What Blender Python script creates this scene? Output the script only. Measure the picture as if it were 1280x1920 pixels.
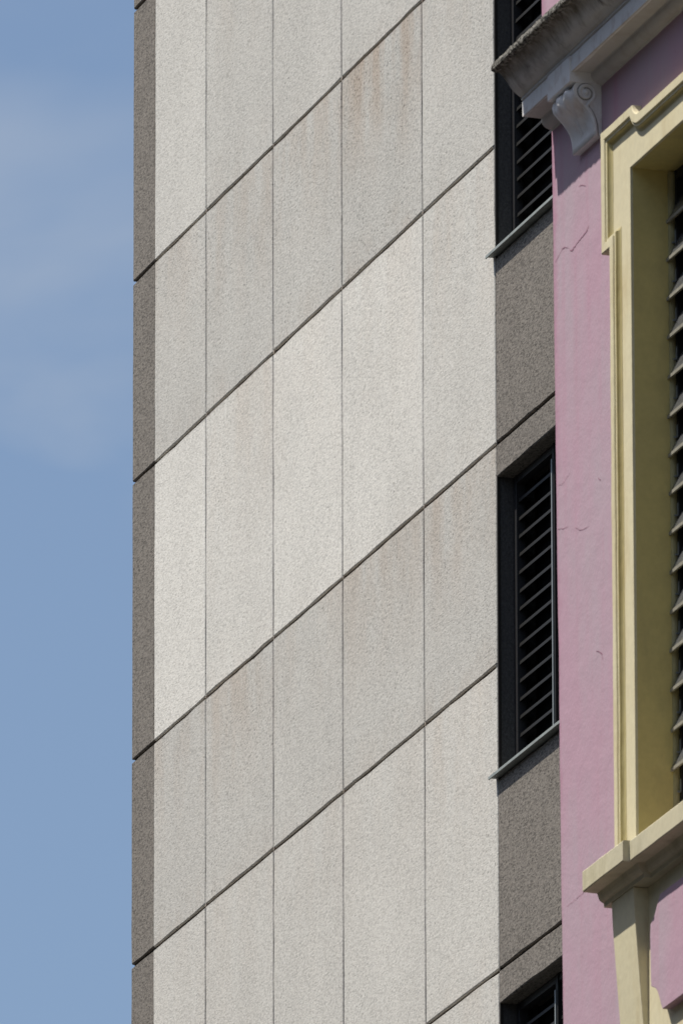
import bpy, bmesh, math, random
from mathutils import Vector, Matrix, noise as mnoise

random.seed(11)
for o in list(bpy.data.objects):
    bpy.data.objects.remove(o, do_unlink=True)
scene = bpy.context.scene
COL = scene.collection
R = math.radians

# ------------------------------------------------------------------ camera
cam_d = bpy.data.cameras.new('Camera')
cam = bpy.data.objects.new('Camera', cam_d)
COL.objects.link(cam)
PITCH, YAW, ROLL = R(17.125), R(18.4456), R(-0.127)
fwd = Vector((math.sin(YAW) * math.cos(PITCH), math.cos(YAW) * math.cos(PITCH), math.sin(PITCH)))
right = Vector((math.cos(YAW), -math.sin(YAW), 0.0))
up = right.cross(fwd)
c_, s_ = math.cos(ROLL), math.sin(ROLL)
r2 = right * c_ + up * s_
u2 = up * c_ - right * s_
m = Matrix((r2, u2, -fwd)).transposed().to_4x4()
m.translation = Vector((0, 0, 1.6))
cam.matrix_world = m
cam_d.sensor_fit = 'VERTICAL'
cam_d.sensor_height = 36.0
cam_d.sensor_width = 24.0
cam_d.lens = 25199.0 / 1920.0 * 36.0
cam_d.clip_start = 0.5
cam_d.clip_end = 9000
cam_d.dof.use_dof = True
cam_d.dof.focus_distance = 86.0
cam_d.dof.aperture_fstop = 42.0
scene.camera = cam

# ------------------------------------------------------------------ sky + sun
SUN = Vector((-1.0, 0.25, 2.05)).normalized()          # direction towards the sun
elev = math.asin(SUN.z)
azim = math.atan2(SUN.x, SUN.y)
world = bpy.data.worlds.new('World')
scene.world = world
world.use_nodes = True
wn, wl = world.node_tree.nodes, world.node_tree.links
wn.clear()
w_out = wn.new('ShaderNodeOutputWorld')
w_bg = wn.new('ShaderNodeBackground')
w_sky = wn.new('ShaderNodeTexSky')
w_sky.sky_type = 'NISHITA'
w_sky.sun_disc = False
w_sky.sun_elevation = elev
w_sky.sun_rotation = azim
w_sky.air_density = 1.0
w_sky.dust_density = 1.6
w_sky.ozone_density = 1.6
w_tc = wn.new('ShaderNodeTexCoord')
w_map = wn.new('ShaderNodeMapping')
w_map.inputs['Location'].default_value = (3.1, 0.0, 0.0)
w_map.inputs['Scale'].default_value = (1.0, 1.0, 1.5)
w_no = wn.new('ShaderNodeTexNoise')
w_no.inputs['Scale'].default_value = 17.0
w_no.inputs['Detail'].default_value = 5.0
w_no.inputs['Roughness'].default_value = 0.5
w_no.inputs['Distortion'].default_value = 0.4
w_rp = wn.new('ShaderNodeValToRGB')
w_rp.color_ramp.elements[0].position = 0.45
w_rp.color_ramp.elements[0].color = (0, 0, 0, 1)
w_rp.color_ramp.elements[1].position = 0.78
w_rp.color_ramp.elements[1].color = (0.75, 0.75, 0.75, 1)
w_mix = wn.new('ShaderNodeMixRGB')
w_mix.inputs['Color2'].default_value = (4.5, 4.8, 5.15, 1)
w_bg.inputs['Strength'].default_value = 0.12
wl.new(w_tc.outputs['Generated'], w_map.inputs['Vector'])
wl.new(w_map.outputs['Vector'], w_no.inputs['Vector'])
wl.new(w_no.outputs['Fac'], w_rp.inputs['Fac'])
wl.new(w_rp.outputs['Color'], w_mix.inputs['Fac'])
wl.new(w_sky.outputs['Color'], w_mix.inputs['Color1'])
wl.new(w_mix.outputs['Color'], w_bg.inputs['Color'])
wl.new(w_bg.outputs['Background'], w_out.inputs['Surface'])

sun_d = bpy.data.lights.new('Sun', 'SUN')
sun_d.energy = 5.0
sun_d.angle = R(0.55)
sun_d.color = (1.0, 0.95, 0.87)
sun = bpy.data.objects.new('Sun', sun_d)
COL.objects.link(sun)
sun.rotation_euler = SUN.to_track_quat('Z', 'Y').to_euler()
sun.location = (-30, 40, 80)

vs = scene.view_settings
vs.view_transform = 'Standard'
vs.look = 'None'
vs.gamma = 1.0
vs.use_curve_mapping = False
vs.exposure = 0.0
scene.render.resolution_x = 682
scene.render.resolution_y = 1024


# ------------------------------------------------------------------ materials
class Mat:
    def __init__(self, name, rough=0.85):
        self.m = bpy.data.materials.new(name)
        self.m.use_nodes = True
        self.n = self.m.node_tree.nodes
        self.l = self.m.node_tree.links
        self.b = self.n['Principled BSDF']
        self.b.inputs['Roughness'].default_value = rough
        self.b.inputs['Specular IOR Level'].default_value = 0.25
        self.pos = self.n.new('ShaderNodeNewGeometry').outputs['Position']

    def vec(self, scale=(1, 1, 1)):
        mp = self.n.new('ShaderNodeMapping')
        mp.inputs['Scale'].default_value = scale
        self.l.new(self.pos, mp.inputs['Vector'])
        return mp.outputs['Vector']

    def noise(self, scale, detail=3.0, rough=0.5, stretch=(1, 1, 1), dist=0.0):
        t = self.n.new('ShaderNodeTexNoise')
        t.inputs['Scale'].default_value = scale
        t.inputs['Detail'].default_value = detail
        t.inputs['Roughness'].default_value = rough
        t.inputs['Distortion'].default_value = dist
        self.l.new(self.vec(stretch), t.inputs['Vector'])
        return t.outputs['Fac']

    def voro(self, scale, stretch=(1, 1, 1), feature='F1'):
        t = self.n.new('ShaderNodeTexVoronoi')
        t.feature = feature
        t.inputs['Scale'].default_value = scale
        self.l.new(self.vec(stretch), t.inputs['Vector'])
        return t.outputs['Distance']

    def cells(self, scale, stretch=(1, 1, 1)):
        t = self.n.new('ShaderNodeTexVoronoi')
        t.inputs['Scale'].default_value = scale
        self.l.new(self.vec(stretch), t.inputs['Vector'])
        sp = self.n.new('ShaderNodeSeparateColor')
        self.l.new(t.outputs['Color'], sp.inputs['Color'])
        return sp.outputs[0]

    def ramp(self, fac, p0, v0, p1, v1):
        r = self.n.new('ShaderNodeMapRange')
        r.inputs['From Min'].default_value = p0
        r.inputs['From Max'].default_value = p1
        r.inputs['To Min'].default_value = v0
        r.inputs['To Max'].default_value = v1
        self.l.new(fac, r.inputs['Value'])
        return r.outputs['Result']

    def mix(self, fac, a, b, mode='MIX'):
        x = self.n.new('ShaderNodeMixRGB')
        x.blend_type = mode
        for inp, v in (('Fac', fac), ('Color1', a), ('Color2', b)):
            if isinstance(v, (int, float)):
                x.inputs[inp].default_value = v
            elif isinstance(v, tuple):
                x.inputs[inp].default_value = (v[0], v[1], v[2], 1)
            else:
                self.l.new(v, x.inputs[inp])
        return x.outputs['Color']

    def math(self, op, a, b):
        x = self.n.new('ShaderNodeMath')
        x.operation = op
        for i, v in enumerate((a, b)):
            if isinstance(v, (int, float)):
                x.inputs[i].default_value = v
            else:
                self.l.new(v, x.inputs[i])
        return x.outputs['Value']

    def scale_col(self, col, fac):
        x = self.n.new('ShaderNodeVectorMath')
        x.operation = 'SCALE'
        if isinstance(col, tuple):
            x.inputs[0].default_value = col
        else:
            self.l.new(col, x.inputs[0])
        if isinstance(fac, (int, float)):
            x.inputs['Scale'].default_value = fac
        else:
            self.l.new(fac, x.inputs['Scale'])
        return x.outputs['Vector']

    def attr(self, name):
        a = self.n.new('ShaderNodeAttribute')
        a.attribute_type = 'OBJECT'
        a.attribute_name = name
        return a.outputs['Fac']

    def sep(self, axis):
        s = self.n.new('ShaderNodeSeparateXYZ')
        self.l.new(self.pos, s.inputs['Vector'])
        return s.outputs[axis]

    def color(self, c):
        if isinstance(c, tuple):
            self.b.inputs['Base Color'].default_value = (c[0], c[1], c[2], 1)
        else:
            self.l.new(c, self.b.inputs['Base Color'])

    def bump(self, h, strength, dist):
        b = self.n.new('ShaderNodeBump')
        b.inputs['Strength'].default_value = strength
        b.inputs['Distance'].default_value = dist
        self.l.new(h, b.inputs['Height'])
        prev = self.b.inputs['Normal'].links
        if prev:
            self.l.new(prev[0].from_socket, b.inputs['Normal'])
        self.l.new(b.outputs['Normal'], self.b.inputs['Normal'])


def stipple_material(name, base, warm, pit_dark, contrast, spots):
    """sprayed stipple render: dense grain, dark pits, run-off dirt that starts at the joint above"""
    M = Mat(name, 0.92)
    g1 = M.noise(66, 3.0, 0.7, (1, 0.42, 1))
    g2 = M.noise(98, 3.0, 0.75, (1, 0.36, 1))
    g3 = M.noise(40, 2.0, 0.5, (1, 0.6, 1))
    zone = M.ramp(M.noise(1.5, 4.0, 0.6, (1, 1, 0.6)), 0.38, 0.0, 0.64, 1.0)
    zone = M.math('ADD', M.math('MULTIPLY', zone, 0.6), M.math('MULTIPLY', M.attr('stain'), 0.5))
    lim = M.ramp(zone, 0.0, spots[0], 1.0, spots[1])
    pits = M.n.new('ShaderNodeMapRange')
    M.l.new(g1, pits.inputs['Value'])
    M.l.new(lim, pits.inputs['From Max'])
    M.l.new(M.math('SUBTRACT', lim, 0.10), pits.inputs['From Min'])
    pits.inputs['To Min'].default_value = 1.0
    pits.inputs['To Max'].default_value = 0.0
    pits = pits.outputs['Result']
    v = M.voro(34, (1, 0.5, 1))
    dots = M.math('MULTIPLY', M.ramp(v, 0.10, 1.0, 0.24, 0.0), M.ramp(M.noise(21, 2.0, 0.5, (1, 0.5, 1)), 0.52, 0.0, 0.60, 1.0))
    dots = M.math('MULTIPLY', dots, M.ramp(zone, 0.15, 0.0, 0.9, 1.0))
    pits = M.math('MAXIMUM', pits, dots)
    # run-off: strongest under the joint at the panel head, breaking up downwards
    tc = M.n.new('ShaderNodeTexCoord')
    sp = M.n.new('ShaderNodeSeparateXYZ')
    M.l.new(tc.outputs['Generated'], sp.inputs['Vector'])
    head = M.ramp(sp.outputs['Z'], 0.25, 0.0, 1.0, 1.0)
    foot = M.ramp(sp.outputs['Z'], 0.0, 0.55, 0.22, 0.0)
    runs = M.ramp(M.math('ADD', M.math('MULTIPLY', M.noise(2.6, 4.0, 0.6, (1, 1, 0.22)), 0.65), M.math('MULTIPLY', M.noise(4.5, 4.0, 0.65, (1, 1, 0.7)), 0.35)), 0.42, 0.0, 0.60, 1.0)
    cloud = M.ramp(M.noise(3.0, 4.0, 0.6), 0.42, 0.0, 0.66, 1.0)
    dirt = M.math('ADD', M.math('MULTIPLY', M.math('MULTIPLY', runs, head), 1.1), M.math('MULTIPLY', cloud, foot))
    dirt = M.math('MULTIPLY', dirt, M.math('MULTIPLY', M.attr('stain'), 1.0))
    col = M.mix(dirt, base, warm)
    broad = M.ramp(M.noise(1.2, 5.0, 0.65, (1, 1, 0.8)), 0.32, 0.955, 0.68, 1.045)
    col = M.scale_col(col, broad)
    lip = M.ramp(sp.outputs['Z'], 0.985, 1.0, 0.998, 0.86)
    col = M.scale_col(col, lip)
    gr = M.cells(122, (1, 0.36, 1))
    gr = M.math('POWER', gr, 0.55)
    grain = M.ramp(gr, 0.0, 1.0 - contrast * 2.0, 1.0, 1.0 + contrast)
    col = M.scale_col(col, M.ramp(g2, 0.33, 1.0 - contrast * 0.4, 0.67, 1.0 + contrast * 0.4))
    col = M.scale_col(col, grain)
    col = M.scale_col(col, M.ramp(g3, 0.35, 1.0 - contrast * 0.25, 0.65, 1.0 + contrast * 0.25))
    col = M.mix(M.math('MULTIPLY', pits, pit_dark), col, M.scale_col(col, 0.25))
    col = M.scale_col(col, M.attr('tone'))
    M.color(col)
    h = M.math('ADD', M.math('MULTIPLY', g1, 0.6), M.math('MULTIPLY', g2, 0.4))
    M.bump(h, 0.38, 0.010)
    return M.m


LIGHT = stipple_material('light_stipple', (0.570, 0.549, 0.500), (0.495, 0.42, 0.345), 0.85, 0.125, (0.35, 0.445))
DARK = stipple_material('dark_stipple', (0.203, 0.182, 0.157), (0.165, 0.142, 0.120), 0.92, 0.27, (0.38, 0.45))


def plain(name, col, rough=0.8, nscale=30, var=0.08, bump=0.15, bdist=0.004, metal=0.0):
    M = Mat(name, rough)
    n = M.noise(nscale, 4.0, 0.55)
    M.color(M.scale_col(col, M.ramp(n, 0.3, 1 - var, 0.7, 1 + var)))
    M.bump(n, bump, bdist)
    M.b.inputs['Metallic'].default_value = metal
    return M.m


JOINT_L = plain('joint_light', (0.075, 0.050, 0.035), 0.9, 40, 0.12)
JOINT_D = plain('joint_dark', (0.030, 0.026, 0.022), 0.9, 40, 0.12)
CAULK = plain('caulk', (0.34, 0.285, 0.235), 0.8, 60, 0.1)
BLACK_STUCCO = plain('black_stucco', (0.075, 0.071, 0.067), 0.75, 55, 0.25, 0.6, 0.006)
BLACK_METAL = plain('black_metal', (0.0155, 0.015, 0.014), 0.6, 20, 0.12, 0.05)
BLACK_FRAME = plain('black_frame', (0.028, 0.027, 0.028), 0.5, 20, 0.1, 0.05)
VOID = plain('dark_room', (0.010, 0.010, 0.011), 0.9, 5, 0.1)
STEEL = plain('grey_steel', (0.24, 0.26, 0.26), 0.45, 25, 0.08, 0.05)
SILL_METAL = plain('sill_metal', (0.30, 0.325, 0.305), 0.55, 14, 0.15, 0.08)

# pink limewash
M = Mat('pink_plaster', 0.9)
fade = M.ramp(M.noise(3.2, 4.0, 0.6, (1, 1, 0.5)), 0.38, 0.0, 0.66, 1.0)
col = M.mix(fade, (0.51, 0.335, 0.41), (0.485, 0.37, 0.425))
runs = M.ramp(M.noise(14, 3.0, 0.5, (1, 1, 0.06)), 0.52, 0.0, 0.74, 0.45)
col = M.mix(runs, col, (0.50, 0.285, 0.36))
edge = M.ramp(M.math('ADD', M.sep('Y'), M.math('MULTIPLY', M.noise(9, 3.0, 0.6), 0.10)), 46.85, 0.0, 46.90, 1.0)
col = M.mix(M.math('MULTIPLY', edge, 0.7), col, (0.46, 0.23, 0.32))
chips = M.ramp(M.noise(26, 5.0, 0.65), 0.66, 0.0, 0.72, 0.55)
col = M.mix(chips, col, (0.42, 0.23, 0.30))
M.color(col)
M.bump(M.noise(7, 4.0, 0.55), 0.22, 0.02)
M.bump(M.noise(60, 3.0, 0.5), 0.25, 0.004)
PINK = M.m
CRACK = plain('crack', (0.33, 0.17, 0.23), 0.95, 60, 0.3)


def painted(name, base, dirt, amount, grey=(0.42, 0.41, 0.34)):
    M = Mat(name, 0.78)
    d = M.ramp(M.noise(6, 5.0, 0.65, (1, 1, 0.3)), 0.50, 0.0, 0.78, amount)
    col = M.mix(d, base, dirt)
    g = M.ramp(M.noise(2.2, 3.0, 0.5), 0.45, 0.0, 0.75, 0.30)
    col = M.mix(g, col, grey)
    fine = M.ramp(M.noise(38, 4.0, 0.6), 0.3, 0.95, 0.7, 1.04)
    M.color(M.scale_col(col, fine))
    M.bump(M.noise(18, 4.0, 0.55), 0.25, 0.006)
    return M.m


CREAM = painted('cream_paint', (0.74, 0.67, 0.45), (0.52, 0.40, 0.19), 0.6, (0.64, 0.59, 0.43))
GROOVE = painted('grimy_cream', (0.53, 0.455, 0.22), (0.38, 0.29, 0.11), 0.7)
CREAM_SILL = painted('weathered_cream', (0.63, 0.575, 0.40), (0.36, 0.32, 0.19), 0.9)
OCHRE = painted('ochre_reveal', (0.68, 0.565, 0.225), (0.44, 0.36, 0.17), 0.5, (0.50, 0.44, 0.22))
CREAM_PUTTY = painted('old_putty', (0.48, 0.43, 0.22), (0.13, 0.10, 0.04), 1.0)

# weathered white lime cornice: soot grows down from the drip edge
M = Mat('weathered_white', 0.85)
zz = M.sep('Z')
wob = M.noise(16, 4.0, 0.65, (1, 1, 0.35))
dark_tone = M.ramp(M.math('ADD', zz, M.math('MULTIPLY', wob, 0.16)), 18.685, 0.0, 18.765, 1.0)
blot = M.ramp(M.noise(11, 5.0, 0.65), 0.48, 0.0, 0.74, 0.55)
col = M.mix(blot, (0.62, 0.60, 0.575), (0.46, 0.41, 0.37))
col = M.mix(M.math('MULTIPLY', dark_tone, 0.9), col, (0.10, 0.085, 0.062))
drips = M.ramp(M.noise(9, 4.0, 0.6, (1, 1, 0.35), 0.8), 0.58, 0.0, 0.68, 0.7)
col = M.mix(M.math('MULTIPLY', drips, M.ramp(zz, 18.58, 0.0, 18.62, 1.0)), col, (0.09, 0.075, 0.06))
M.color(col)
M.bump(M.noise(30, 4.0, 0.6), 0.35, 0.005)
WHITE_OLD = M.m
M = Mat('clean_lime_white', 0.8)
blot = M.ramp(M.noise(13, 5.0, 0.6), 0.50, 0.0, 0.72, 0.8)
M.color(M.mix(blot, (0.84, 0.84, 0.84), (0.60, 0.55, 0.52)))
M.bump(M.noise(30, 4.0, 0.6), 0.3, 0.005)
WHITE = M.m
DARK_LINE = plain('dark_tone', (0.32, 0.295, 0.275), 0.95, 40, 0.3)
M = Mat('lichen_edge', 0.95)
a = M.noise(70, 5.0, 0.7)
b = M.noise(22, 3.0, 0.6)
col = M.mix(M.ramp(a, 0.42, 0.0, 0.60, 1.0), (0.05, 0.046, 0.038), (0.40, 0.385, 0.34))
col = M.mix(M.ramp(b, 0.50, 0.0, 0.68, 0.75), col, (0.055, 0.046, 0.035))
M.color(col)
M.bump(a, 0.9, 0.012)
LICHEN = M.m
M = Mat('louvre_glass', 0.22)
M.color(M.scale_col((0.11, 0.112, 0.115), M.ramp(M.noise(25, 4.0, 0.6), 0.3, 0.7, 0.7, 1.25)))
M.b.inputs['Specular IOR Level'].default_value = 0.6
GLASS = M.m
BLADE_EDGE = plain('louvre_edge', (0.33, 0.315, 0.26), 0.6, 40, 0.15, 0.1)
M = Mat('paving', 0.9)
n = M.noise(0.5, 5.0, 0.6)
M.color(M.scale_col((0.058, 0.056, 0.054), M.ramp(n, 0.3, 0.8, 0.7, 1.2)))
PAVING = M.m


# ------------------------------------------------------------------ helpers
def link(name, bm, mats, parent=None, smooth=False, bevel=0.0, segs=2):
    bmesh.ops.recalc_face_normals(bm, faces=bm.faces[:])
    me = bpy.data.meshes.new(name)
    bm.to_mesh(me)
    bm.free()
    for mt in (mats if isinstance(mats, (list, tuple)) else [mats]):
        me.materials.append(mt)
    if smooth:
        for p in me.polygons:
            p.use_smooth = True
    o = bpy.data.objects.new(name, me)
    COL.objects.link(o)
    if parent is not None:
        o.parent = parent
    if bevel:
        md = o.modifiers.new('Bevel', 'BEVEL')
        md.width = bevel
        md.segments = segs
        md.limit_method = 'ANGLE'
    return o


def tag(o, label, cat, group=None):
    o['label'] = label
    o['category'] = cat
    if group:
        o['group'] = group
    return o


def add_box(bm, x0, x1, y0, y1, z0, z1, mi=0):
    vs_ = [bm.verts.new(p) for p in ((x0, y0, z0), (x1, y0, z0), (x1, y1, z0), (x0, y1, z0),
                                     (x0, y0, z1), (x1, y0, z1), (x1, y1, z1), (x0, y1, z1))]
    for f in ((0, 3, 2, 1), (4, 5, 6, 7), (0, 1, 5, 4), (1, 2, 6, 5), (2, 3, 7, 6), (3, 0, 4, 7)):
        bm.faces.new([vs_[i] for i in f]).material_index = mi


def box(name, mats, parent, *a, bevel=0.0):
    bm = bmesh.new()
    add_box(bm, *a)
    return link(name, bm, mats, parent, bevel=bevel)


def extrude_y(bm, prof, y0, y1, plane, mi=0, jitter=None, steps=1):
    """prof: closed list of (n, z); n is the distance the point stands out of the wall plane"""
    rings = []
    for k in range(steps + 1):
        y = y0 + (y1 - y0) * k / steps
        ring = []
        for j, (n, z) in enumerate(prof):
            dn, dz = jitter(k, j, y, n, z) if jitter else (0, 0)
            ring.append(bm.verts.new((plane - n - dn, y, z + dz)))
        rings.append(ring)
    N = len(prof)
    for k in range(steps):
        for j in range(N):
            f = bm.faces.new((rings[k][j], rings[k][(j + 1) % N], rings[k + 1][(j + 1) % N], rings[k + 1][j]))
            f.material_index = mi
    bm.faces.new(rings[0]).material_index = mi
    bm.faces.new(rings[-1]).material_index = mi


def extrude_n(bm, poly, plane, n0, n1, mi=0):
    """poly: closed outline of (y, z) on the wall, made solid from n0 (inside) to n1 (proud)"""
    a = [bm.verts.new((plane - n0, y, z)) for y, z in poly]
    b = [bm.verts.new((plane - n1, y, z)) for y, z in poly]
    N = len(poly)
    for i in range(N):
        bm.faces.new((a[i], a[(i + 1) % N], b[(i + 1) % N], b[i])).material_index = mi
    bm.faces.new(a).material_index = mi
    bm.faces.new(b).material_index = mi


def sweep(bm, path, prof, plane, mi=0):
    """run an open profile (u inwards, n outwards) along a path on the wall with mitred corners"""
    P = [Vector(p) for p in path]
    rings = []
    for i, p in enumerate(P):
        ns = []
        if i > 0:
            d = (p - P[i - 1]).normalized()
            ns.append(Vector((-d.y, d.x)))
        if i < len(P) - 1:
            d = (P[i + 1] - p).normalized()
            ns.append(Vector((-d.y, d.x)))
        if len(ns) == 2:
            mvec = (ns[0] + ns[1]).normalized()
            mvec /= max(0.35, mvec.dot(ns[0]))
        else:
            mvec = ns[0]
        rings.append([bm.verts.new((plane - n, p.x + mvec.x * u, p.y + mvec.y * u)) for u, n in prof])
    for i in range(len(P) - 1):
        for j in range(len(prof) - 1):
            f = bm.faces.new((rings[i][j], rings[i][j + 1], rings[i + 1][j + 1], rings[i + 1][j]))
            f.material_index = mi
    return rings


def tube(bm, pts, rad, sides=8, mi=0):
    rings = []
    for i, p in enumerate(pts):
        p = Vector(p)
        a = Vector(pts[max(0, i - 1)])
        b = Vector(pts[min(len(pts) - 1, i + 1)])
        t = (b - a).normalized()
        e1 = t.cross(Vector((0, 1, 0)))
        if e1.length < 1e-4:
            e1 = t.cross(Vector((0, 0, 1)))
        e1.normalize()
        e2 = t.cross(e1).normalized()
        r = rad[i] if isinstance(rad, (list, tuple)) else rad
        rings.append([bm.verts.new(p + (e1 * math.cos(2 * math.pi * k / sides) + e2 * math.sin(2 * math.pi * k / sides)) * r)
                      for k in range(sides)])
    for i in range(len(pts) - 1):
        for k in range(sides):
            bm.faces.new((rings[i][k], rings[i][(k + 1) % sides], rings[i + 1][(k + 1) % sides], rings[i + 1][k])).material_index = mi
    bm.faces.new(rings[0])
    bm.faces.new(rings[-1])


def wall_with_holes(bm, plane, thick, ys, zs, holes, mat_of=None):
    """solid wall slab from x=plane inwards, cut on a grid of ys, zs; holes are (y0, y1, z0, z1)"""
    def solid(i, j):
        if i < 0 or j < 0 or i >= len(ys) - 1 or j >= len(zs) - 1:
            return False
        cy, cz = (ys[i] + ys[i + 1]) / 2, (zs[j] + zs[j + 1]) / 2
        return not any(h[0] < cy < h[1] and h[2] < cz < h[3] for h in holes)
    cache = {}

    def v(s, i, j):
        k = (s, i, j)
        if k not in cache:
            cache[k] = bm.verts.new((plane + (thick if s else 0.0), ys[i], zs[j]))
        return cache[k]
    for i in range(len(ys) - 1):
        for j in range(len(zs) - 1):
            if not solid(i, j):
                continue
            mi = mat_of((ys[i] + ys[i + 1]) / 2, (zs[j] + zs[j + 1]) / 2) if mat_of else 0
            fs = [bm.faces.new((v(0, i, j), v(0, i, j + 1), v(0, i + 1, j + 1), v(0, i + 1, j))),
                  bm.faces.new((v(1, i, j), v(1, i + 1, j), v(1, i + 1, j + 1), v(1, i, j + 1)))]
            if not solid(i - 1, j):
                fs.append(bm.faces.new((v(0, i, j), v(1, i, j), v(1, i, j + 1), v(0, i, j + 1))))
            if not solid(i + 1, j):
                fs.append(bm.faces.new((v(0, i + 1, j), v(0, i + 1, j + 1), v(1, i + 1, j + 1), v(1, i + 1, j))))
            if not solid(i, j - 1):
                fs.append(bm.faces.new((v(0, i, j), v(0, i + 1, j), v(1, i + 1, j), v(1, i, j))))
            if not solid(i, j + 1):
                fs.append(bm.faces.new((v(0, i, j + 1), v(1, i, j + 1), v(1, i + 1, j + 1), v(0, i + 1, j + 1))))
            for f in fs:
                f.material_index = mi


# ------------------------------------------------------------------ ground
bm = bmesh.new()
S = 4000
vs4 = [bm.verts.new(p) for p in ((-S, -S, 0), (S, -S, 0), (S, S, 0), (-S, S, 0))]
bm.faces.new(vs4)
g = link('ground', bm, PAVING)
g['kind'] = 'structure'

# ================================================================== ADDED SKY BLOCKER, OUT OF VIEW
# unseen block added across the street to hide low sky and deepen shade
CONC = plain('blocker_concrete', (0.20, 0.19, 0.175), 0.9, 2, 0.15)
opp = bpy.data.objects.new('sky_blocker', None)
COL.objects.link(opp)
opp.location = (-16, 50, 0)
tag(opp, 'unseen concrete block with rows of dark windows, added to hide the low sky', 'sky blocker')
OI = Matrix.Translation((16, -50, 0))
oy = [-15.0]
oz = [0.0]
oh = []
for k in range(34):
    oy += [-15 + k * 4 + 0.8, -15 + k * 4 + 3.2]
oy.append(121.0)
for f in range(10):
    oz += [f * 3.4 + 1.1, f * 3.4 + 2.9]
oz.append(35.0)
for k in range(34):
    for f in range(10):
        oh.append((-15 + k * 4 + 0.8, -15 + k * 4 + 3.2, f * 3.4 + 1.1, f * 3.4 + 2.9))
bm = bmesh.new()
wall_with_holes(bm, -16.4, 0.4, oy, oz, oh)
o = link('blocker_face', bm, CONC)
o.parent = opp
o.matrix_parent_inverse = OI
bm = bmesh.new()
add_box(bm, -28, -16.41, -15, 121, 0, 34.9)
o = link('blocker_core', bm, BLACK_FRAME)
o.parent = opp
o.matrix_parent_inverse = OI

# ================================================================== GREY TOWER
GX = 26.0                                   # front of the cladding panels
FLOOR = 3.367
J0 = 26.4735                                # joint over a window; the other joint sits SHORT lower
SHORT = 1.4216
GAPZ = 0.022                                # open height of the level joints
COLS = [82.389, 81.899, 80.784, 79.355, 77.936, 76.328, 74.937]
Y_NEAR = 71.6                               # hidden near end of the window bay
WIN_Y = 74.930
HEAD = 26.262                               # window head on the reference floor
SILLZ = 24.345                              # top of sill, reference floor
FL = range(-3, 4)                           # floors built in full around the ones in view

tower = bpy.data.objects.new('tower_block', None)
COL.objects.link(tower)
tower.location = (GX, 78.0, 0)
tag(tower, 'tall stippled concrete tower with pale panels between dark edge strip and louvred window bay', 'tower')
TI = Matrix.Translation((-GX, -78.0, 0))


def tparent(o, par=None):
    """keep world-space vertices while parented to the tower or to one of its windows"""
    o.parent = par or tower
    if par is None:
        o.matrix_parent_inverse = TI
    return o


# structural wall behind the cladding, cut for the windows
holes = [(Y_NEAR + 0.4, 74.975, SILLZ + k * FLOOR - 0.06, HEAD + k * FLOOR + 0.035) for k in FL]
ys = sorted({Y_NEAR - 3.2, Y_NEAR + 0.4, 74.934, 74.975, 81.90, 82.375})
zs = sorted({0.0, 46.0} | {h[2] for h in holes} | {h[3] for h in holes})
bm = bmesh.new()
wall_with_holes(bm, GX + 0.020, 0.30, ys, zs, holes, lambda y, z: 0 if 74.934 < y < 81.90 else 1)
tparent(link('wall', bm, [JOINT_L, JOINT_D]))
bm = bmesh.new()
add_box(bm, GX + 0.325, GX + 13.0, Y_NEAR - 3.19, 82.37, 0, 45.9)
tparent(link('building_core', bm, DARK))


def rough_panel(name, y0, y1, z0, z1, mat, tone, stain=0.25, depth=0.032, cham=0.005, jit=0.0020):
    """one cladding panel: chamfered front, slightly uneven arrises"""
    bm = bmesh.new()
    py = max(2, int((y1 - y0) / 0.20))
    pz = max(2, int((z1 - z0) / 0.20))
    per = [(y0 + (y1 - y0) * i / py, z0) for i in range(py)]
    per += [(y1, z0 + (z1 - z0) * i / pz) for i in range(pz)]
    per += [(y1 - (y1 - y0) * i / py, z1) for i in range(py)]
    per += [(y0, z1 - (z1 - z0) * i / pz) for i in range(pz)]
    cy, cz = (y0 + y1) / 2, (z0 + z1) / 2
    back, mid, front = [], [], []
    for y, z in per:
        jy, jz = random.gauss(0, jit), random.gauss(0, jit)
        sy = 0 if abs(y - y0) > 1e-6 and abs(y - y1) > 1e-6 else (1 if y < cy else -1)
        sz = 0 if abs(z - z0) > 1e-6 and abs(z - z1) > 1e-6 else (1 if z < cz else -1)
        c = cham * random.uniform(0.6, 1.6)
        back.append(bm.verts.new((GX + depth, y, z)))
        mid.append(bm.verts.new((GX + c, y + jy * abs(sy), z + jz * abs(sz))))
        front.append(bm.verts.new((GX, y + jy * abs(sy) + sy * c, z + jz * abs(sz) + sz * c)))
    N = len(per)
    for i in range(N):
        k = (i + 1) % N
        bm.faces.new((back[i], back[k], mid[k], mid[i]))
        bm.faces.new((mid[i], mid[k], front[k], front[i]))
    bm.faces.new(front)
    o = tparent(link(name, bm, mat))
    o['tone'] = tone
    o['stain'] = stain
    return o


random.seed(5)


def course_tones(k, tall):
    # coats vary by panel; the brightest tall course has reflected sheen painted into it
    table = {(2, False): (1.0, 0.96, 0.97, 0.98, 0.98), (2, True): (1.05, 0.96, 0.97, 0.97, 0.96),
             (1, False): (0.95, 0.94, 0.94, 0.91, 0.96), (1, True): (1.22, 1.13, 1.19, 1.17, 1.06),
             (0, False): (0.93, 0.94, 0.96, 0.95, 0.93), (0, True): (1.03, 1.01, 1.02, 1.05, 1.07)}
    return table.get((k, tall), tuple(random.uniform(0.94, 1.05) for _ in range(5)))


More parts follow.
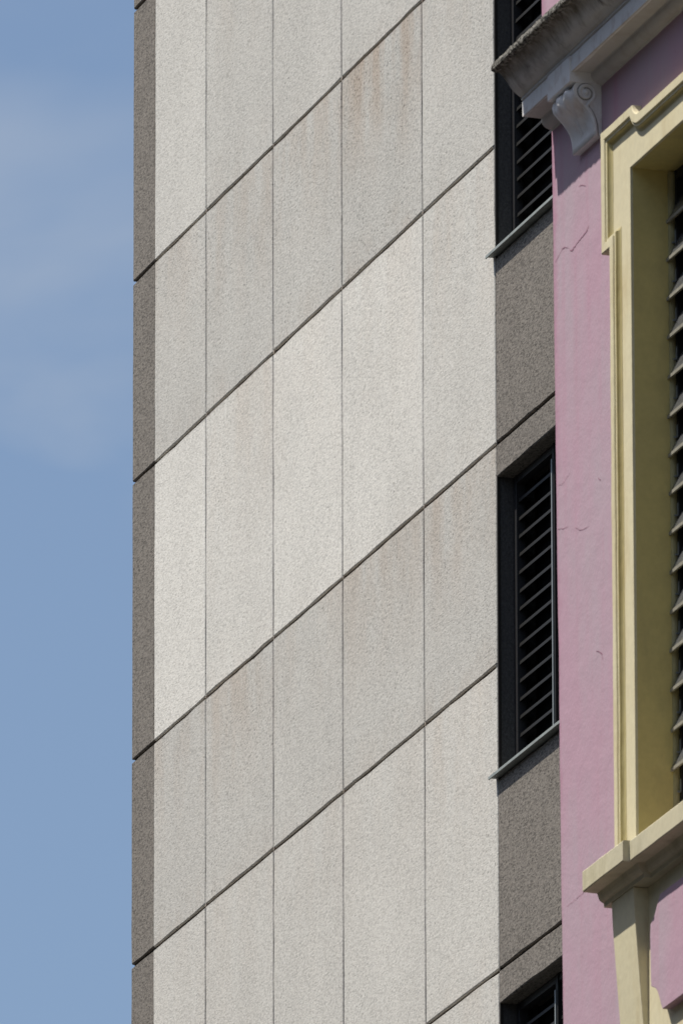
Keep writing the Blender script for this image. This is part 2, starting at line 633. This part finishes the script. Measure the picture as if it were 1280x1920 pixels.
def course_stains(k, tall):
    table = {(2, False): (0.1, 0.2, 0.2, 0.3, 0.2), (2, True): (0.05, 0.35, 0.25, 0.3, 0.35),
             (1, False): (0.35, 0.55, 0.65, 1.0, 0.35), (1, True): (0.0, 0.3, 0.15, 0.2, 0.35),
             (0, False): (0.5, 0.55, 0.35, 0.5, 0.65), (0, True): (0.15, 0.2, 0.2, 0.15, 0.3)}
    return table.get((k, tall), tuple(random.uniform(0.1, 0.5) for _ in range(5)))


for k in FL:
    dz = k * FLOOR
    # joints of this floor: A at J0 (above window), B at J0 - SHORT ; course A-B is short, B-next A is tall
    za, zb, zc = J0 + dz, J0 + dz - SHORT, J0 + dz - FLOOR
    for tall, (zt, zl) in ((False, (za, zb)), (True, (zb, zc))):
        z1, z0 = zt - GAPZ / 2, zl + GAPZ / 2
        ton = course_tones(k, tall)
        stn = course_stains(k, tall)
        # dark edge strip, butted against the first pale panel
        rough_panel('panel', COLS[1] + 0.0005, COLS[0], z0, z1, DARK, random.uniform(0.96, 1.05), jit=0.0022)
        for c in range(5):
            yr = COLS[c + 2] + (0.0105 if c < 4 else 0.003)
            yl = COLS[c + 1] - (0.0105 if c > 0 else 0.0)
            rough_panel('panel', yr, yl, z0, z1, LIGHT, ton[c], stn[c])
    # window bay: spandrel from sill up to the joint, lintel strip from window head up to the joint
    rough_panel('panel', Y_NEAR - 3.1, 74.924, HEAD + dz, za - GAPZ / 2, DARK, random.uniform(0.98, 1.04))
    rough_panel('panel', Y_NEAR - 3.1, 74.924, za + GAPZ / 2, SILLZ + FLOOR + dz - 0.030, DARK, random.uniform(0.98, 1.05))
    rough_panel('panel', Y_NEAR - 3.1, Y_NEAR + 0.4, SILLZ + dz - 0.028, HEAD + dz - 0.002, DARK, 1.0)
    # dabs of sealant where the joints cross
    for zj in (za, zb):
        for c in range(2, 6):
            y = COLS[c] + random.uniform(-0.006, 0.006)
            bm = bmesh.new()
            w = random.uniform(0.004, 0.007)
            prof = [(-0.022, zj - 0.022), (-0.006, zj - 0.020), (-0.003, zj), (-0.007, zj + 0.019), (-0.022, zj + 0.022)]
            extrude_y(bm, prof, y - w, y + w, GX)
            tparent(link('sealant_dab', bm, CAULK))

# black sealed joint between the pale panels and the window bay
bm = bmesh.new()
add_box(bm, GX + 0.005, GX + 0.022, 74.9245, 74.9395, 12.0, 44.0)
tparent(link('joint_strip', bm, JOINT_D))

# windows with black louvres
SLAT_MESH = None
for k in FL:
    dz = k * FLOOR
    zs0, zh = SILLZ + dz, HEAD + dz
    bm = bmesh.new()                                    # outer frame: stile, head rail, bottom rail
    xf = GX + 0.108
    add_box(bm, xf, xf + 0.06, 74.868, 74.9285, zs0, zh - 0.004)
    add_box(bm, xf + 0.002, xf + 0.058, Y_NEAR + 0.41, 74.867, zh - 0.05, zh - 0.005)
    add_box(bm, xf + 0.002, xf + 0.058, Y_NEAR + 0.41, 74.867, zs0 + 0.001, zs0 + 0.05)
    win = link('window', bm, BLACK_FRAME, bevel=0.003)
    tparent(win)
    bm = bmesh.new()
    add_box(bm, GX + 0.004, GX + 0.25, WIN_Y, 74.972, zs0 - 0.02, zh + 0.03)
    tparent(link('jamb', bm, BLACK_STUCCO), win)
    bm = bmesh.new()
    add_box(bm, GX + 0.026, GX + 0.26, Y_NEAR + 0.405, 74.929, zh + 0.001, zh + 0.032)
    o = tparent(link('head_lining', bm, DARK), win)
    o['tone'] = 0.8
    o['stain'] = 0.2
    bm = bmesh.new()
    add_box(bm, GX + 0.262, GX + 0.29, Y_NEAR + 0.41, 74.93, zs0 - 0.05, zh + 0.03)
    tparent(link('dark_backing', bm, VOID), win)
    bm = bmesh.new()
    ym = 74.08 if k > 0 else 74.185
    add_box(bm, xf - 0.006, xf + 0.055, ym - 0.04, ym, zs0 + 0.002, zh - 0.006)
    mull = tparent(link('mullion', bm, BLACK_METAL, bevel=0.002), win)
    bm = bmesh.new()
    add_box(bm, xf - 0.013, xf - 0.007, ym - 0.016, ym + 0.002, zs0 + 0.004, zh - 0.10)
    tparent(link('cover_strip', bm, STEEL), win)
    # pressed-metal sill: sloping top, thin lip, returned over the pale panel
    bm = bmesh.new()
    prof = [(-0.20, zs0 + 0.012), (0.046, zs0 - 0.004), (0.052, zs0 - 0.009), (0.052, zs0 - 0.027),
            (0.046, zs0 - 0.029), (0.046, zs0 - 0.018), (-0.20, zs0 - 0.010)]
    extrude_y(bm, prof, Y_NEAR + 0.1, 74.966, GX)
    tparent(link('sill', bm, SILL_METAL), win)
    z = 26.098 + dz
    n = 0
    while z > zs0 + 0.06:
        if SLAT_MESH is None:
            bm = bmesh.new()
            prof = [(0, -0.012), (-0.004, 0.012), (-0.062, 0.060), (-0.066, 0.055), (-0.008, 0.006), (-0.004, -0.012)]
            rings = []
            extrude_y(bm, prof, Y_NEAR + 0.42, 74.866, 0.0)
            s = link('slat', bm, BLACK_METAL)
            SLAT_MESH = s.data
        else:
            s = bpy.data.objects.new('slat', SLAT_MESH)
            COL.objects.link(s)
        s.location = (xf + 0.014 + random.uniform(-0.002, 0.002), 0, z + random.uniform(-0.002, 0.002))
        tparent(s, win)
        z -= 0.1160
        n += 1

# ================================================================== PINK BUILDING
PX = 16.5
Y_END = 46.855
Y_SOUTH = 40.4
pink = bpy.data.objects.new('pink_building', None)
COL.objects.link(pink)
pink.location = (PX, 43.6, 0)
tag(pink, 'pink plastered old building with white cornice and cream framed louvre window', 'building')
PI_ = Matrix.Translation((-PX, -43.6, 0))


def pparent(o, par=None):
    o.parent = par or pink
    if par is None:
        o.matrix_parent_inverse = PI_
    return o


OP_Y0, OP_Y1, OP_Z0, OP_Z1 = 44.595, 45.945, 15.235, 18.022
YC = (OP_Y0 + OP_Y1) / 2
bm = bmesh.new()
zrow = sorted({0.0, OP_Z0, OP_Z1, 18.60} | {round(13.4 + 0.07 * i, 3) for i in range(74)})
wall_with_holes(bm, PX, 0.34, [Y_SOUTH, OP_Y0, OP_Y1, Y_END - 0.03, Y_END - 0.004, Y_END], zrow, [(OP_Y0, OP_Y1, OP_Z0, OP_Z1)])
for v_ in bm.verts:                              # old corner: out of plumb, arris worn
    if v_.co.y > Y_END - 0.031:
        y_, z_ = v_.co.y, v_.co.z
        wob = mnoise.noise(Vector((2.0, 0, z_ * 2.3))) * 0.005 + mnoise.noise(Vector((7.0, 0, z_ * 11))) * 0.0025
        v_.co.y += 0.018 - (18.45 - max(z_, 13.0)) * 0.0165 + wob
        if y_ > Y_END - 0.001 and v_.co.x < PX + 0.1:
            v_.co.x += 0.005 + 0.003 * mnoise.noise(Vector((1, 5, z_ * 14)))
pparent(link('wall', bm, PINK))
bm = bmesh.new()
add_box(bm, PX - 0.037, PX + 0.34, Y_SOUTH, 46.878, 18.601, 21.6)
pparent(link('parapet', bm, PINK, bevel=0.006))
bm = bmesh.new()
add_box(bm, PX + 0.345, PX + 8.0, Y_SOUTH + 0.01, Y_END - 0.01, 0.0, 21.2)
pparent(link('building_core', bm, VOID))

# reveal lining of the window (painted ochre)
bm = bmesh.new()
add_box(bm, PX - 0.0105, PX + 0.33, OP_Y1 - 0.008, OP_Y1 + 0.03, OP_Z0, OP_Z1 + 0.02)
add_box(bm, PX - 0.0105, PX + 0.33, OP_Y0 - 0.03, OP_Y0 + 0.008, OP_Z0, OP_Z1 + 0.02)
pparent(link('jamb', bm, OCHRE))
bm = bmesh.new()
add_box(bm, PX - 0.0095, PX + 0.33, OP_Y0 + 0.0085, OP_Y1 - 0.0085, OP_Z1 - 0.010, OP_Z1 + 0.019)
pparent(link('soffit', bm, OCHRE))

# --- cornice
CY1 = 46.862
cz = 18.457


def cyma(p0, p1, n, bend):
    out = []
    for i in range(n + 1):
        t = i / n
        a = p0[0] + (p1[0] - p0[0]) * t
        b_ = p0[1] + (p1[1] - p0[1]) * t
        off = math.sin(2 * math.pi * t) * bend
        dx, dy = p1[0] - p0[0], p1[1] - p0[1]
        L = math.hypot(dx, dy)
        out.append((a - dy / L * off, b_ + dx / L * off))
    return out


prof = [(-0.05, cz - 0.001), (0.0015, cz), (0.006, cz + 0.004)]
prof += [(0.008 + 0.037 * math.sin(t * math.pi / 2), cz + 0.006 + 0.037 * (1 - math.cos(t * math.pi / 2))) for t in [i / 6 for i in range(7)]]
prof += [(0.048, 18.505), (0.115, 18.506), (0.121, 18.503), (0.121, 18.570), (0.128, 18.573), (0.128, 18.584), (0.139, 18.588)]
prof += cyma((0.140, 18.590), (0.226, 18.680), 10, -0.004)[1:]
prof += [(0.232, 18.683), (0.232, 18.700), (-0.05, 18.700)]
bm = bmesh.new()
extrude_y(bm, prof, Y_SOUTH, CY1, PX, steps=60,
          jitter=lambda k, j, y, n, z: ((mnoise.noise(Vector((y * 5, z * 9, 3))) * 0.0016 if n > 0.01 else 0), mnoise.noise(Vector((y * 3.5, z * 6, 9))) * 0.0014 if n > 0.01 else 0))
cornice = pparent(link('cornice', bm, WHITE_OLD))


# lichened drip slab along its top, crumbling along the edge
def crumb(k, j, y, n, z):
    if n < 0.1:
        return (0, 0)
    a = mnoise.noise(Vector((y * 28, j * 3.1, 0.3))) * 0.003 + mnoise.noise(Vector((y * 120, j * 7.7, 1.3))) * 0.0018
    b = mnoise.noise(Vector((y * 24, j * 5.3, 7.9))) * 0.003 + mnoise.noise(Vector((y * 110, j * 2.2, 4.1))) * 0.0025
    return (a, b)


bm = bmesh.new()
prof = [(-0.03, 18.702), (0.16, 18.681), (0.200, 18.680), (0.222, 18.678), (0.240, 18.676), (0.250, 18.682), (0.252, 18.692), (0.250, 18.704), (0.242, 18.714), (0.220, 18.720), (-0.03, 18.740)]
extrude_y(bm, prof, 44.2, CY1 + 0.004, PX, jitter=crumb, steps=420)
pparent(link('drip_slab', bm, LICHEN), cornice)
# clean fascia band, lime-washed over
bm = bmesh.new()
extrude_y(bm, [(0.100, 18.5065), (0.1235, 18.5045), (0.1235, 18.567), (0.100, 18.567)], Y_SOUTH + 0.01, CY1 + 0.001, PX)
pparent(link('fascia', bm, WHITE), cornice)

# --- console bracket and the block it carries
BY0, BY1 = 46.285, 46.545


def console(y0, y1):
    bm = bmesh.new()
    add_box(bm, PX - 0.132, PX - 0.02, y0, y1, 18.462, 18.5665)
    blk = pparent(link('console_block', bm, WHITE, bevel=0.003), cornice)
    pr = [(0.084, 18.464), (0.100, 18.462), (0.108, 18.450), (0.1105, 18.436), (0.108, 18.420), (0.102, 18.408), (0.091, 18.396), (0.078, 18.383),
          (0.065, 18.370), (0.053, 18.356), (0.043, 18.339), (0.036, 18.322), (0.031, 18.302), (0.0285, 18.280), (0.027, 18.254)]
    nv = 24
    bm = bmesh.new()
    rows = []
    for i, (n, z) in enumerate(pr):
        t = i / (len(pr) - 1)
        row = []
        for j in range(nv + 1):
            v = -1 + 2 * j / nv
            rel = 0.0
            if 0.04 < t < 0.80:                                   # acanthus leaf lying on the scroll
                w = 0.82 * math.sin(math.pi * min(1, (t + 0.10) / 0.95)) ** 0.6
                a = abs(v) / max(w, 0.05)
                if a < 1:
                    rel = 0.013 * (1 - a ** 3) - 0.015 * math.exp(-(v / 0.08) ** 2)
                    rel += 0.0036 * math.sin(a * 9 + t * 16)
            rim = 0.0035 if abs(v) > 0.86 else 0.0
            lobe = -0.012 * (1 - abs(math.cos(v * 3.2))) if t < 0.12 else 0.0
            row.append(bm.verts.new((PX - n - rel - rim - lobe * 0.6, (y0 + y1) / 2 + v * (y1 - y0) / 2 * 0.96, z + lobe)))
        rows.append(row)
    for i in range(len(rows) - 1):
        for j in range(nv):
            bm.faces.new((rows[i][j], rows[i][j + 1], rows[i + 1][j + 1], rows[i + 1][j]))
    for j in (0, nv):                                             # cheeks back to the wall
        bk = [bm.verts.new((PX + 0.02, r[j].co.y, r[j].co.z)) for r in rows]
        for i in range(len(rows) - 1):
            bm.faces.new((rows[i][j], rows[i + 1][j], bk[i + 1], bk[i]))
    bot = [bm.verts.new((PX + 0.02, v_.co.y, v_.co.z)) for v_ in rows[-1]]
    top = [bm.verts.new((PX + 0.02, v_.co.y, v_.co.z)) for v_ in rows[0]]
    for j in range(nv):
        bm.faces.new((rows[-1][j], rows[-1][j + 1], bot[j + 1], bot[j]))
        bm.faces.new((rows[0][j], top[j], top[j + 1], rows[0][j + 1]))
    con = pparent(link('console', bm, WHITE, smooth=True))
    for p in con.data.polygons:
        if abs(p.normal.y) > 0.8 or p.normal.z < -0.9:
            p.use_smooth = False
    for side, yy in ((-1, (y0 + y1) / 2 - (y1 - y0) / 2 * 0.96), (1, (y0 + y1) / 2 + (y1 - y0) / 2 * 0.96)):
        bm = bmesh.new()
        pts, rad = [], []
        cn, czv = 0.064, 18.424
        for i in range(50):                                       # spiral out of the eye
            t = i / 49
            a = t * 2 * math.pi * 1.45 + 1.2
            r = 0.010 + 0.028 * t
            pts.append((PX - (cn + r * math.cos(a)), yy + side * 0.001, czv + r * math.sin(a)))
            rad.append(0.0045 + 0.003 * t)
        last = pts[-1]
        for n, z in pr[8:]:                                       # tail runs down the cheek edge
            pts.append((PX - (n - 0.004), yy + side * 0.001, z))
            rad.append(0.0065)
        tube(bm, pts, rad, 8)
        bmesh.ops.create_uvsphere(bm, u_segments=12, v_segments=8, radius=0.0125,
                                  matrix=Matrix.Translation((PX - cn, yy, czv)))
        pparent(link('volute', bm, WHITE, smooth=True), con)
        bm = bmesh.new()                                          # thin dark line between the turns of the scroll
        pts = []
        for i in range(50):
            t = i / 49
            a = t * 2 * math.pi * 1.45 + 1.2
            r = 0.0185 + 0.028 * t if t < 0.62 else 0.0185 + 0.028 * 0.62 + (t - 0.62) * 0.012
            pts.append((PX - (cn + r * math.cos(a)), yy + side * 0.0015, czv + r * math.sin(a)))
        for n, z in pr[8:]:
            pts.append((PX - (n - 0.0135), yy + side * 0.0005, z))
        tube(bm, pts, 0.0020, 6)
        pparent(link('dark_line', bm, DARK_LINE), con)


console(BY0, BY1)
console(BY0 - 1.72, BY1 - 1.72)

# --- window surround: shouldered architrave, hood line swoops down after the ear
LOW, EAR = 46.105, 46.195
EARB, EART, HOOD = 17.738, 18.230, 18.178
SWY, SWR = 45.838, 0.075
sprof = [(0.0, -0.012), (0.0, 0.036), (0.004, 0.040), (0.036, 0.040), (0.039, 0.037), (0.039, 0.0335), (0.042, 0.0325), (0.049, 0.0325),
         (0.052, 0.030), (0.0535, 0.024), (0.057, 0.0185), (0.062, 0.0150), (0.068, 0.0140), (0.068, 0.0085), (0.078, 0.0085)]
DROP = EART - HOOD
SWC = SWY - math.sqrt(SWR ** 2 - (SWR - DROP) ** 2)


def surround_ring(i, u):
    """station i of the left half of the moulding line, offset u towards the opening"""
    if i == 0:
        return (LOW - u, OP_Z0)
    if i == 1:
        return (LOW - u, EARB + u)
    if i == 2:
        return (EAR - u, EARB + u)
    if i == 3:
        return (EAR - u, EART - u)
    k = (i - 4) / 12
    ph = math.acos((SWR - DROP + u) / (SWR + u)) * (1 - k)
    return (SWC + (SWR + u) * math.sin(ph), HOOD + SWR - (SWR + u) * math.cos(ph))


NST = 17
bm = bmesh.new()


def surround_stations():
    out = []
    for i in range(NST - 1):
        nseg = {0: 46, 1: 3, 2: 12, 3: 9}.get(i, 1)
        out += [(i, k / nseg) for k in range(nseg)]
    return out + [(NST - 1, 0.0)]


def station_vert(i, t, u, n, mirror):
    a = surround_ring(i, u)
    b = surround_ring(min(i + 1, NST - 1), u)
    y, z = a[0] + (b[0] - a[0]) * t, a[1] + (b[1] - a[1]) * t
    w = Vector((y * 5, z * 5, u * 25))
    d = mnoise.noise(w) * 0.0016 + mnoise.noise(w * 5.0) * 0.0007 if n > 0.004 else 0.0
    e = mnoise.noise(w + Vector((9, 9, 9))) * 0.0016 + mnoise.noise(w * 4.0 + Vector((3, 1, 8))) * 0.0008
    y += e
    z += e * 0.6
    return bm.verts.new((PX - n - d, 2 * YC - y if mirror else y, z))


ST = surround_stations()
rings = [[station_vert(i, t, u, n, False) for u, n in sprof] for i, t in ST]
rings += [[station_vert(i, t, u, n, True) for u, n in sprof] for i, t in reversed(ST)]
for a, b in zip(rings[:-1], rings[1:]):
    for j in range(len(sprof) - 1):
        f = bm.faces.new((a[j], a[j + 1], b[j + 1], b[j]))
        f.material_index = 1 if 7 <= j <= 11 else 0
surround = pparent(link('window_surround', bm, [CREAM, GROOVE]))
bm = bmesh.new()
zt = OP_Z1 - 0.011
hl = [surround_ring(i, 0.066) for i in range(NST)]
extrude_n(bm, hl + [(2 * YC - y, z) for y, z in reversed(hl)] + [(OP_Y0 + 0.0085, OP_Z0), (OP_Y0 + 0.0085, zt), (OP_Y1 - 0.0085, zt), (OP_Y1 - 0.0085, OP_Z0)],
          PX, -0.0, 0.0125)
pparent(link('flat_band', bm, CREAM, bevel=0.002), surround)


# --- sill: slab breaks forward over each bracket, bed moulding beneath follows it
def sill_piece(name, y0, y1, p, par=None):
    bm = bmesh.new()
    q = p - 0.160
    pr = [(-0.16, 15.262), (p - 0.004, 15.254), (p, 15.249), (p, 15.176), (p - 0.004, 15.172), (0.102 + q, 15.171), (0.098 + q, 15.160),
          (0.096 + q, 15.152), (0.091 + q, 15.143), (0.084 + q, 15.137), (0.076 + q, 15.134), (0.074 + q, 15.118), (-0.02, 15.117)]
    extrude_y(bm, pr, y0, y1, PX, steps=max(2, int((y1 - y0) / 0.05)),
              jitter=lambda k, j, y, n, z: (mnoise.noise(Vector((y * 9, z * 20, 5))) * 0.0015, mnoise.noise(Vector((y * 9, z * 20, 15))) * 0.0012))
    return pparent(link(name, bm, CREAM_SILL), par)


BKY0, BKY1 = 45.812, 46.056
sill = sill_piece('window_sill', 2 * YC - 45.672, 45.672, 0.133)
sill_piece('sill_end', 45.673, 46.128, 0.160, sill)
sill_piece('sill_end', 2 * YC - 46.128, 2 * YC - 45.673, 0.160, sill)

# --- apron under the window: cream field, raised pink panel, two tapering brackets
bm = bmesh.new()
AP = BKY1 - 0.02
extrude_n(bm, [(2 * YC - AP, 14.12), (AP, 14.12), (AP, 15.1165), (2 * YC - AP, 15.1165)], PX, -0.02, 0.012)
apron = pparent(link('apron', bm, CREAM))


def bracket(y0, y1):
    bm = bmesh.new()
    pr = [(0.0, 15.1165), (0.070, 15.1165), (0.066, 15.02), (0.055, 14.86), (0.044, 14.70), (0.036, 14.60), (0.030, 14.48), (0.030, 14.30),
          (0.034, 14.26), (0.034, 14.22), (0.0, 14.19)]
    extrude_y(bm, pr, y0, y1, PX)
    return pparent(link('bracket', bm, CREAM, bevel=0.0025))


bracket(BKY0, BKY1)
bracket(2 * YC - BKY1, 2 * YC - BKY0)
left = [(45.583, 15.030), (45.588, 15.020), (45.604, 15.008), (45.622, 14.988), (45.640, 14.968), (45.662, 14.954), (45.690, 14.941), (45.695, 14.90),
        (45.692, 14.74), (45.688, 14.700), (45.664, 14.690), (45.640, 14.680), (45.618, 14.662), (45.600, 14.636), (45.586, 14.612), (45.566, 14.581)]
bm = bmesh.new()
extrude_n(bm, left + [(2 * YC - y, z) for y, z in reversed(left)], PX, 0.0, 0.047)
pparent(link('apron_panel', bm, PINK, bevel=0.002), apron)

# --- glass louvre window in the opening
fx = PX + 0.152
bm = bmesh.new()
for ya, yb in ((OP_Y1 - 0.040, OP_Y1 - 0.012), (OP_Y0 + 0.012, OP_Y0 + 0.040)):
    add_box(bm, fx + 0.010, fx + 0.05, ya, yb, OP_Z0 + 0.03, OP_Z1 - 0.01)
add_box(bm, fx + 0.012, fx + 0.05, OP_Y0 + 0.041, OP_Y1 - 0.041, OP_Z1 - 0.05, OP_Z1 - 0.012)
add_box(bm, fx + 0.012, fx + 0.05, YC - 0.02, YC + 0.02, OP_Z0 + 0.03, OP_Z1 - 0.051)
lw = pparent(link('louvre_window', bm, BLACK_FRAME, bevel=0.002))
bm = bmesh.new()
add_box(bm, fx + 0.12, fx + 0.16, OP_Y0 + 0.005, OP_Y1 - 0.005, OP_Z0 + 0.001, OP_Z1 - 0.006)
pparent(link('dark_room', bm, VOID), lw)


# old paint and putty built up along the far jamb
def lump(k, j, y, n, z):
    return (0, 0)


bm = bmesh.new()
rings = []
steps = 170
for k in range(steps + 1):
    z = OP_Z0 + 0.03 + (OP_Z1 - 0.045 - OP_Z0) * k / steps
    t = mnoise.noise(Vector((0, 0, z * 9))) * 0.006 + mnoise.noise(Vector((3, 0, z * 26))) * 0.004
    upz = max(0.0, (z - 16.6) / 1.4)
    w = 0.006 + 0.008 * upz + t * (0.25 + 0.9 * upz)
    d = 0.016 + t * (0.3 + 0.8 * upz)
    rings.append([bm.verts.new(q) for q in ((fx - 0.006 - d * 0.3, OP_Y1 - 0.003, z), (fx - 0.010 - d * 0.3, OP_Y1 - 0.008 - w * 0.7, z),
                                            (fx - 0.004, OP_Y1 - 0.011 - w, z), (fx + 0.012, OP_Y1 - 0.012 - w, z), (fx + 0.014, OP_Y1 - 0.003, z))])
for k in range(steps):
    for j in range(4):
        bm.faces.new((rings[k][j], rings[k][j + 1], rings[k + 1][j + 1], rings[k + 1][j]))
pparent(link('putty', bm, CREAM_PUTTY, smooth=True), lw)
BL = None
for i in range(15):
    z = 17.805 - 0.1560 * i
    for half_i, (ya, yb) in enumerate(((YC + 0.022, OP_Y1 - 0.010), (OP_Y0 + 0.010, YC - 0.022))):
        if BL is None:
            bm = bmesh.new()
            t = R(64)
            w, th = 0.112, 0.006
            c, s = math.cos(t), math.sin(t)
            pr = [(0.0, -0.006), (0.0, 0.007), (-0.004, 0.0085), (-w * c, w * s), (-w * c - th * s, w * s - th * c), (-0.010, -0.005)]
            extrude_y(bm, pr, -(yb - ya) / 2, (yb - ya) / 2, 0.0)
            bm.faces.ensure_lookup_table()
            for f in bm.faces:
                cx = f.calc_center_median()
                if cx.x < 0.003 or cx.z < 0.004:
                    f.material_index = 1
            b = link('louvre_blade', bm, [GLASS, BLADE_EDGE])
            BL = b.data
        else:
            b = bpy.data.objects.new('louvre_blade', BL)
            COL.objects.link(b)
        b.location = (fx - 0.022 + random.uniform(-0.002, 0.002), (ya + yb) / 2, z + random.uniform(-0.003, 0.003))
        b.rotation_euler = (random.uniform(-0.004, 0.004), random.uniform(-0.03, 0.03), 0)
        pparent(b, lw)
    bm = bmesh.new()
    add_box(bm, fx + 0.008, fx + 0.0095, OP_Y1 - 0.036, OP_Y1 - 0.024, z - 0.085, z - 0.035)
    add_box(bm, fx - 0.004, fx + 0.0078, OP_Y1 - 0.034, OP_Y1 - 0.026, z - 0.088, z - 0.083)
    pparent(link('blade_clip', bm, STEEL), lw)

# --- cracks and chips in the pink plaster
CR = [
    [(46.475, 18.085, 0.6), (46.456, 18.0, 0.6), (46.447, 17.936, 1.0), (46.466, 17.926, 2.6), (46.516, 17.918, 1.6), (46.547, 17.913, 2.6), (46.591, 17.909, 1.4),
     (46.628, 17.901, 3.2), (46.653, 17.902, 2.2), (46.678, 17.921, 0.6), (46.721, 17.941, 2.0), (46.765, 17.938, 1.0), (46.803, 17.928, 1.5), (46.838, 17.913, 1.8)],
    [(46.357, 16.893, 3.4), (46.340, 16.880, 3.0), (46.33, 16.873, 1.0)],
    [(46.832, 16.826, 1.2), (46.77, 16.808, 1.4), (46.72, 16.802, 0.9), (46.702, 16.803, 0.5)],
    [(46.628, 16.773, 0.5), (46.579, 16.746, 1.0), (46.524, 16.738, 0.9), (46.468, 16.733, 0.5)],
    [(46.401, 16.212, 1.5), (46.36, 16.196, 2.8), (46.334, 16.183, 3.2), (46.322, 16.154, 1.0), (46.311, 16.125, 0.6)],
    [(46.822, 16.996, 0.6), (46.747, 16.995, 0.8), (46.697, 17.006, 0.8), (46.672, 17.025, 0.4)],
    [(46.759, 15.294, 0.6), (46.648, 15.296, 0.9), (46.587, 15.299, 1.0), (46.50, 15.300, 0.9)],
    [(46.555, 18.133, 0.6), (46.524, 18.129, 1.6), (46.474, 18.111, 0.8)],
]
for pts in CR:
    fine = []
    for i in range(len(pts) - 1):
        a, b = pts[i], pts[i + 1]
        nn = max(2, int(math.hypot(a[0] - b[0], a[1] - b[1]) / 0.012))
        for k in range(nn):
            t = k / nn
            fine.append((a[0] + (b[0] - a[0]) * t + random.gauss(0, 0.0014), a[1] + (b[1] - a[1]) * t + random.gauss(0, 0.0016),
                         (a[2] + (b[2] - a[2]) * t) * random.uniform(0.6, 1.3)))
    fine.append(pts[-1])
    bm = bmesh.new()
    up_, dn_ = [], []
    for y, z, w in fine:
        w *= 0.0010
        up_.append(bm.verts.new((PX - 0.0012, y, z + w)))
        dn_.append(bm.verts.new((PX - 0.0012, y, z - w)))
    for i in range(len(fine) - 1):
        bm.faces.new((up_[i], up_[i + 1], dn_[i + 1], dn_[i]))
    pparent(link('crack', bm, CRACK))
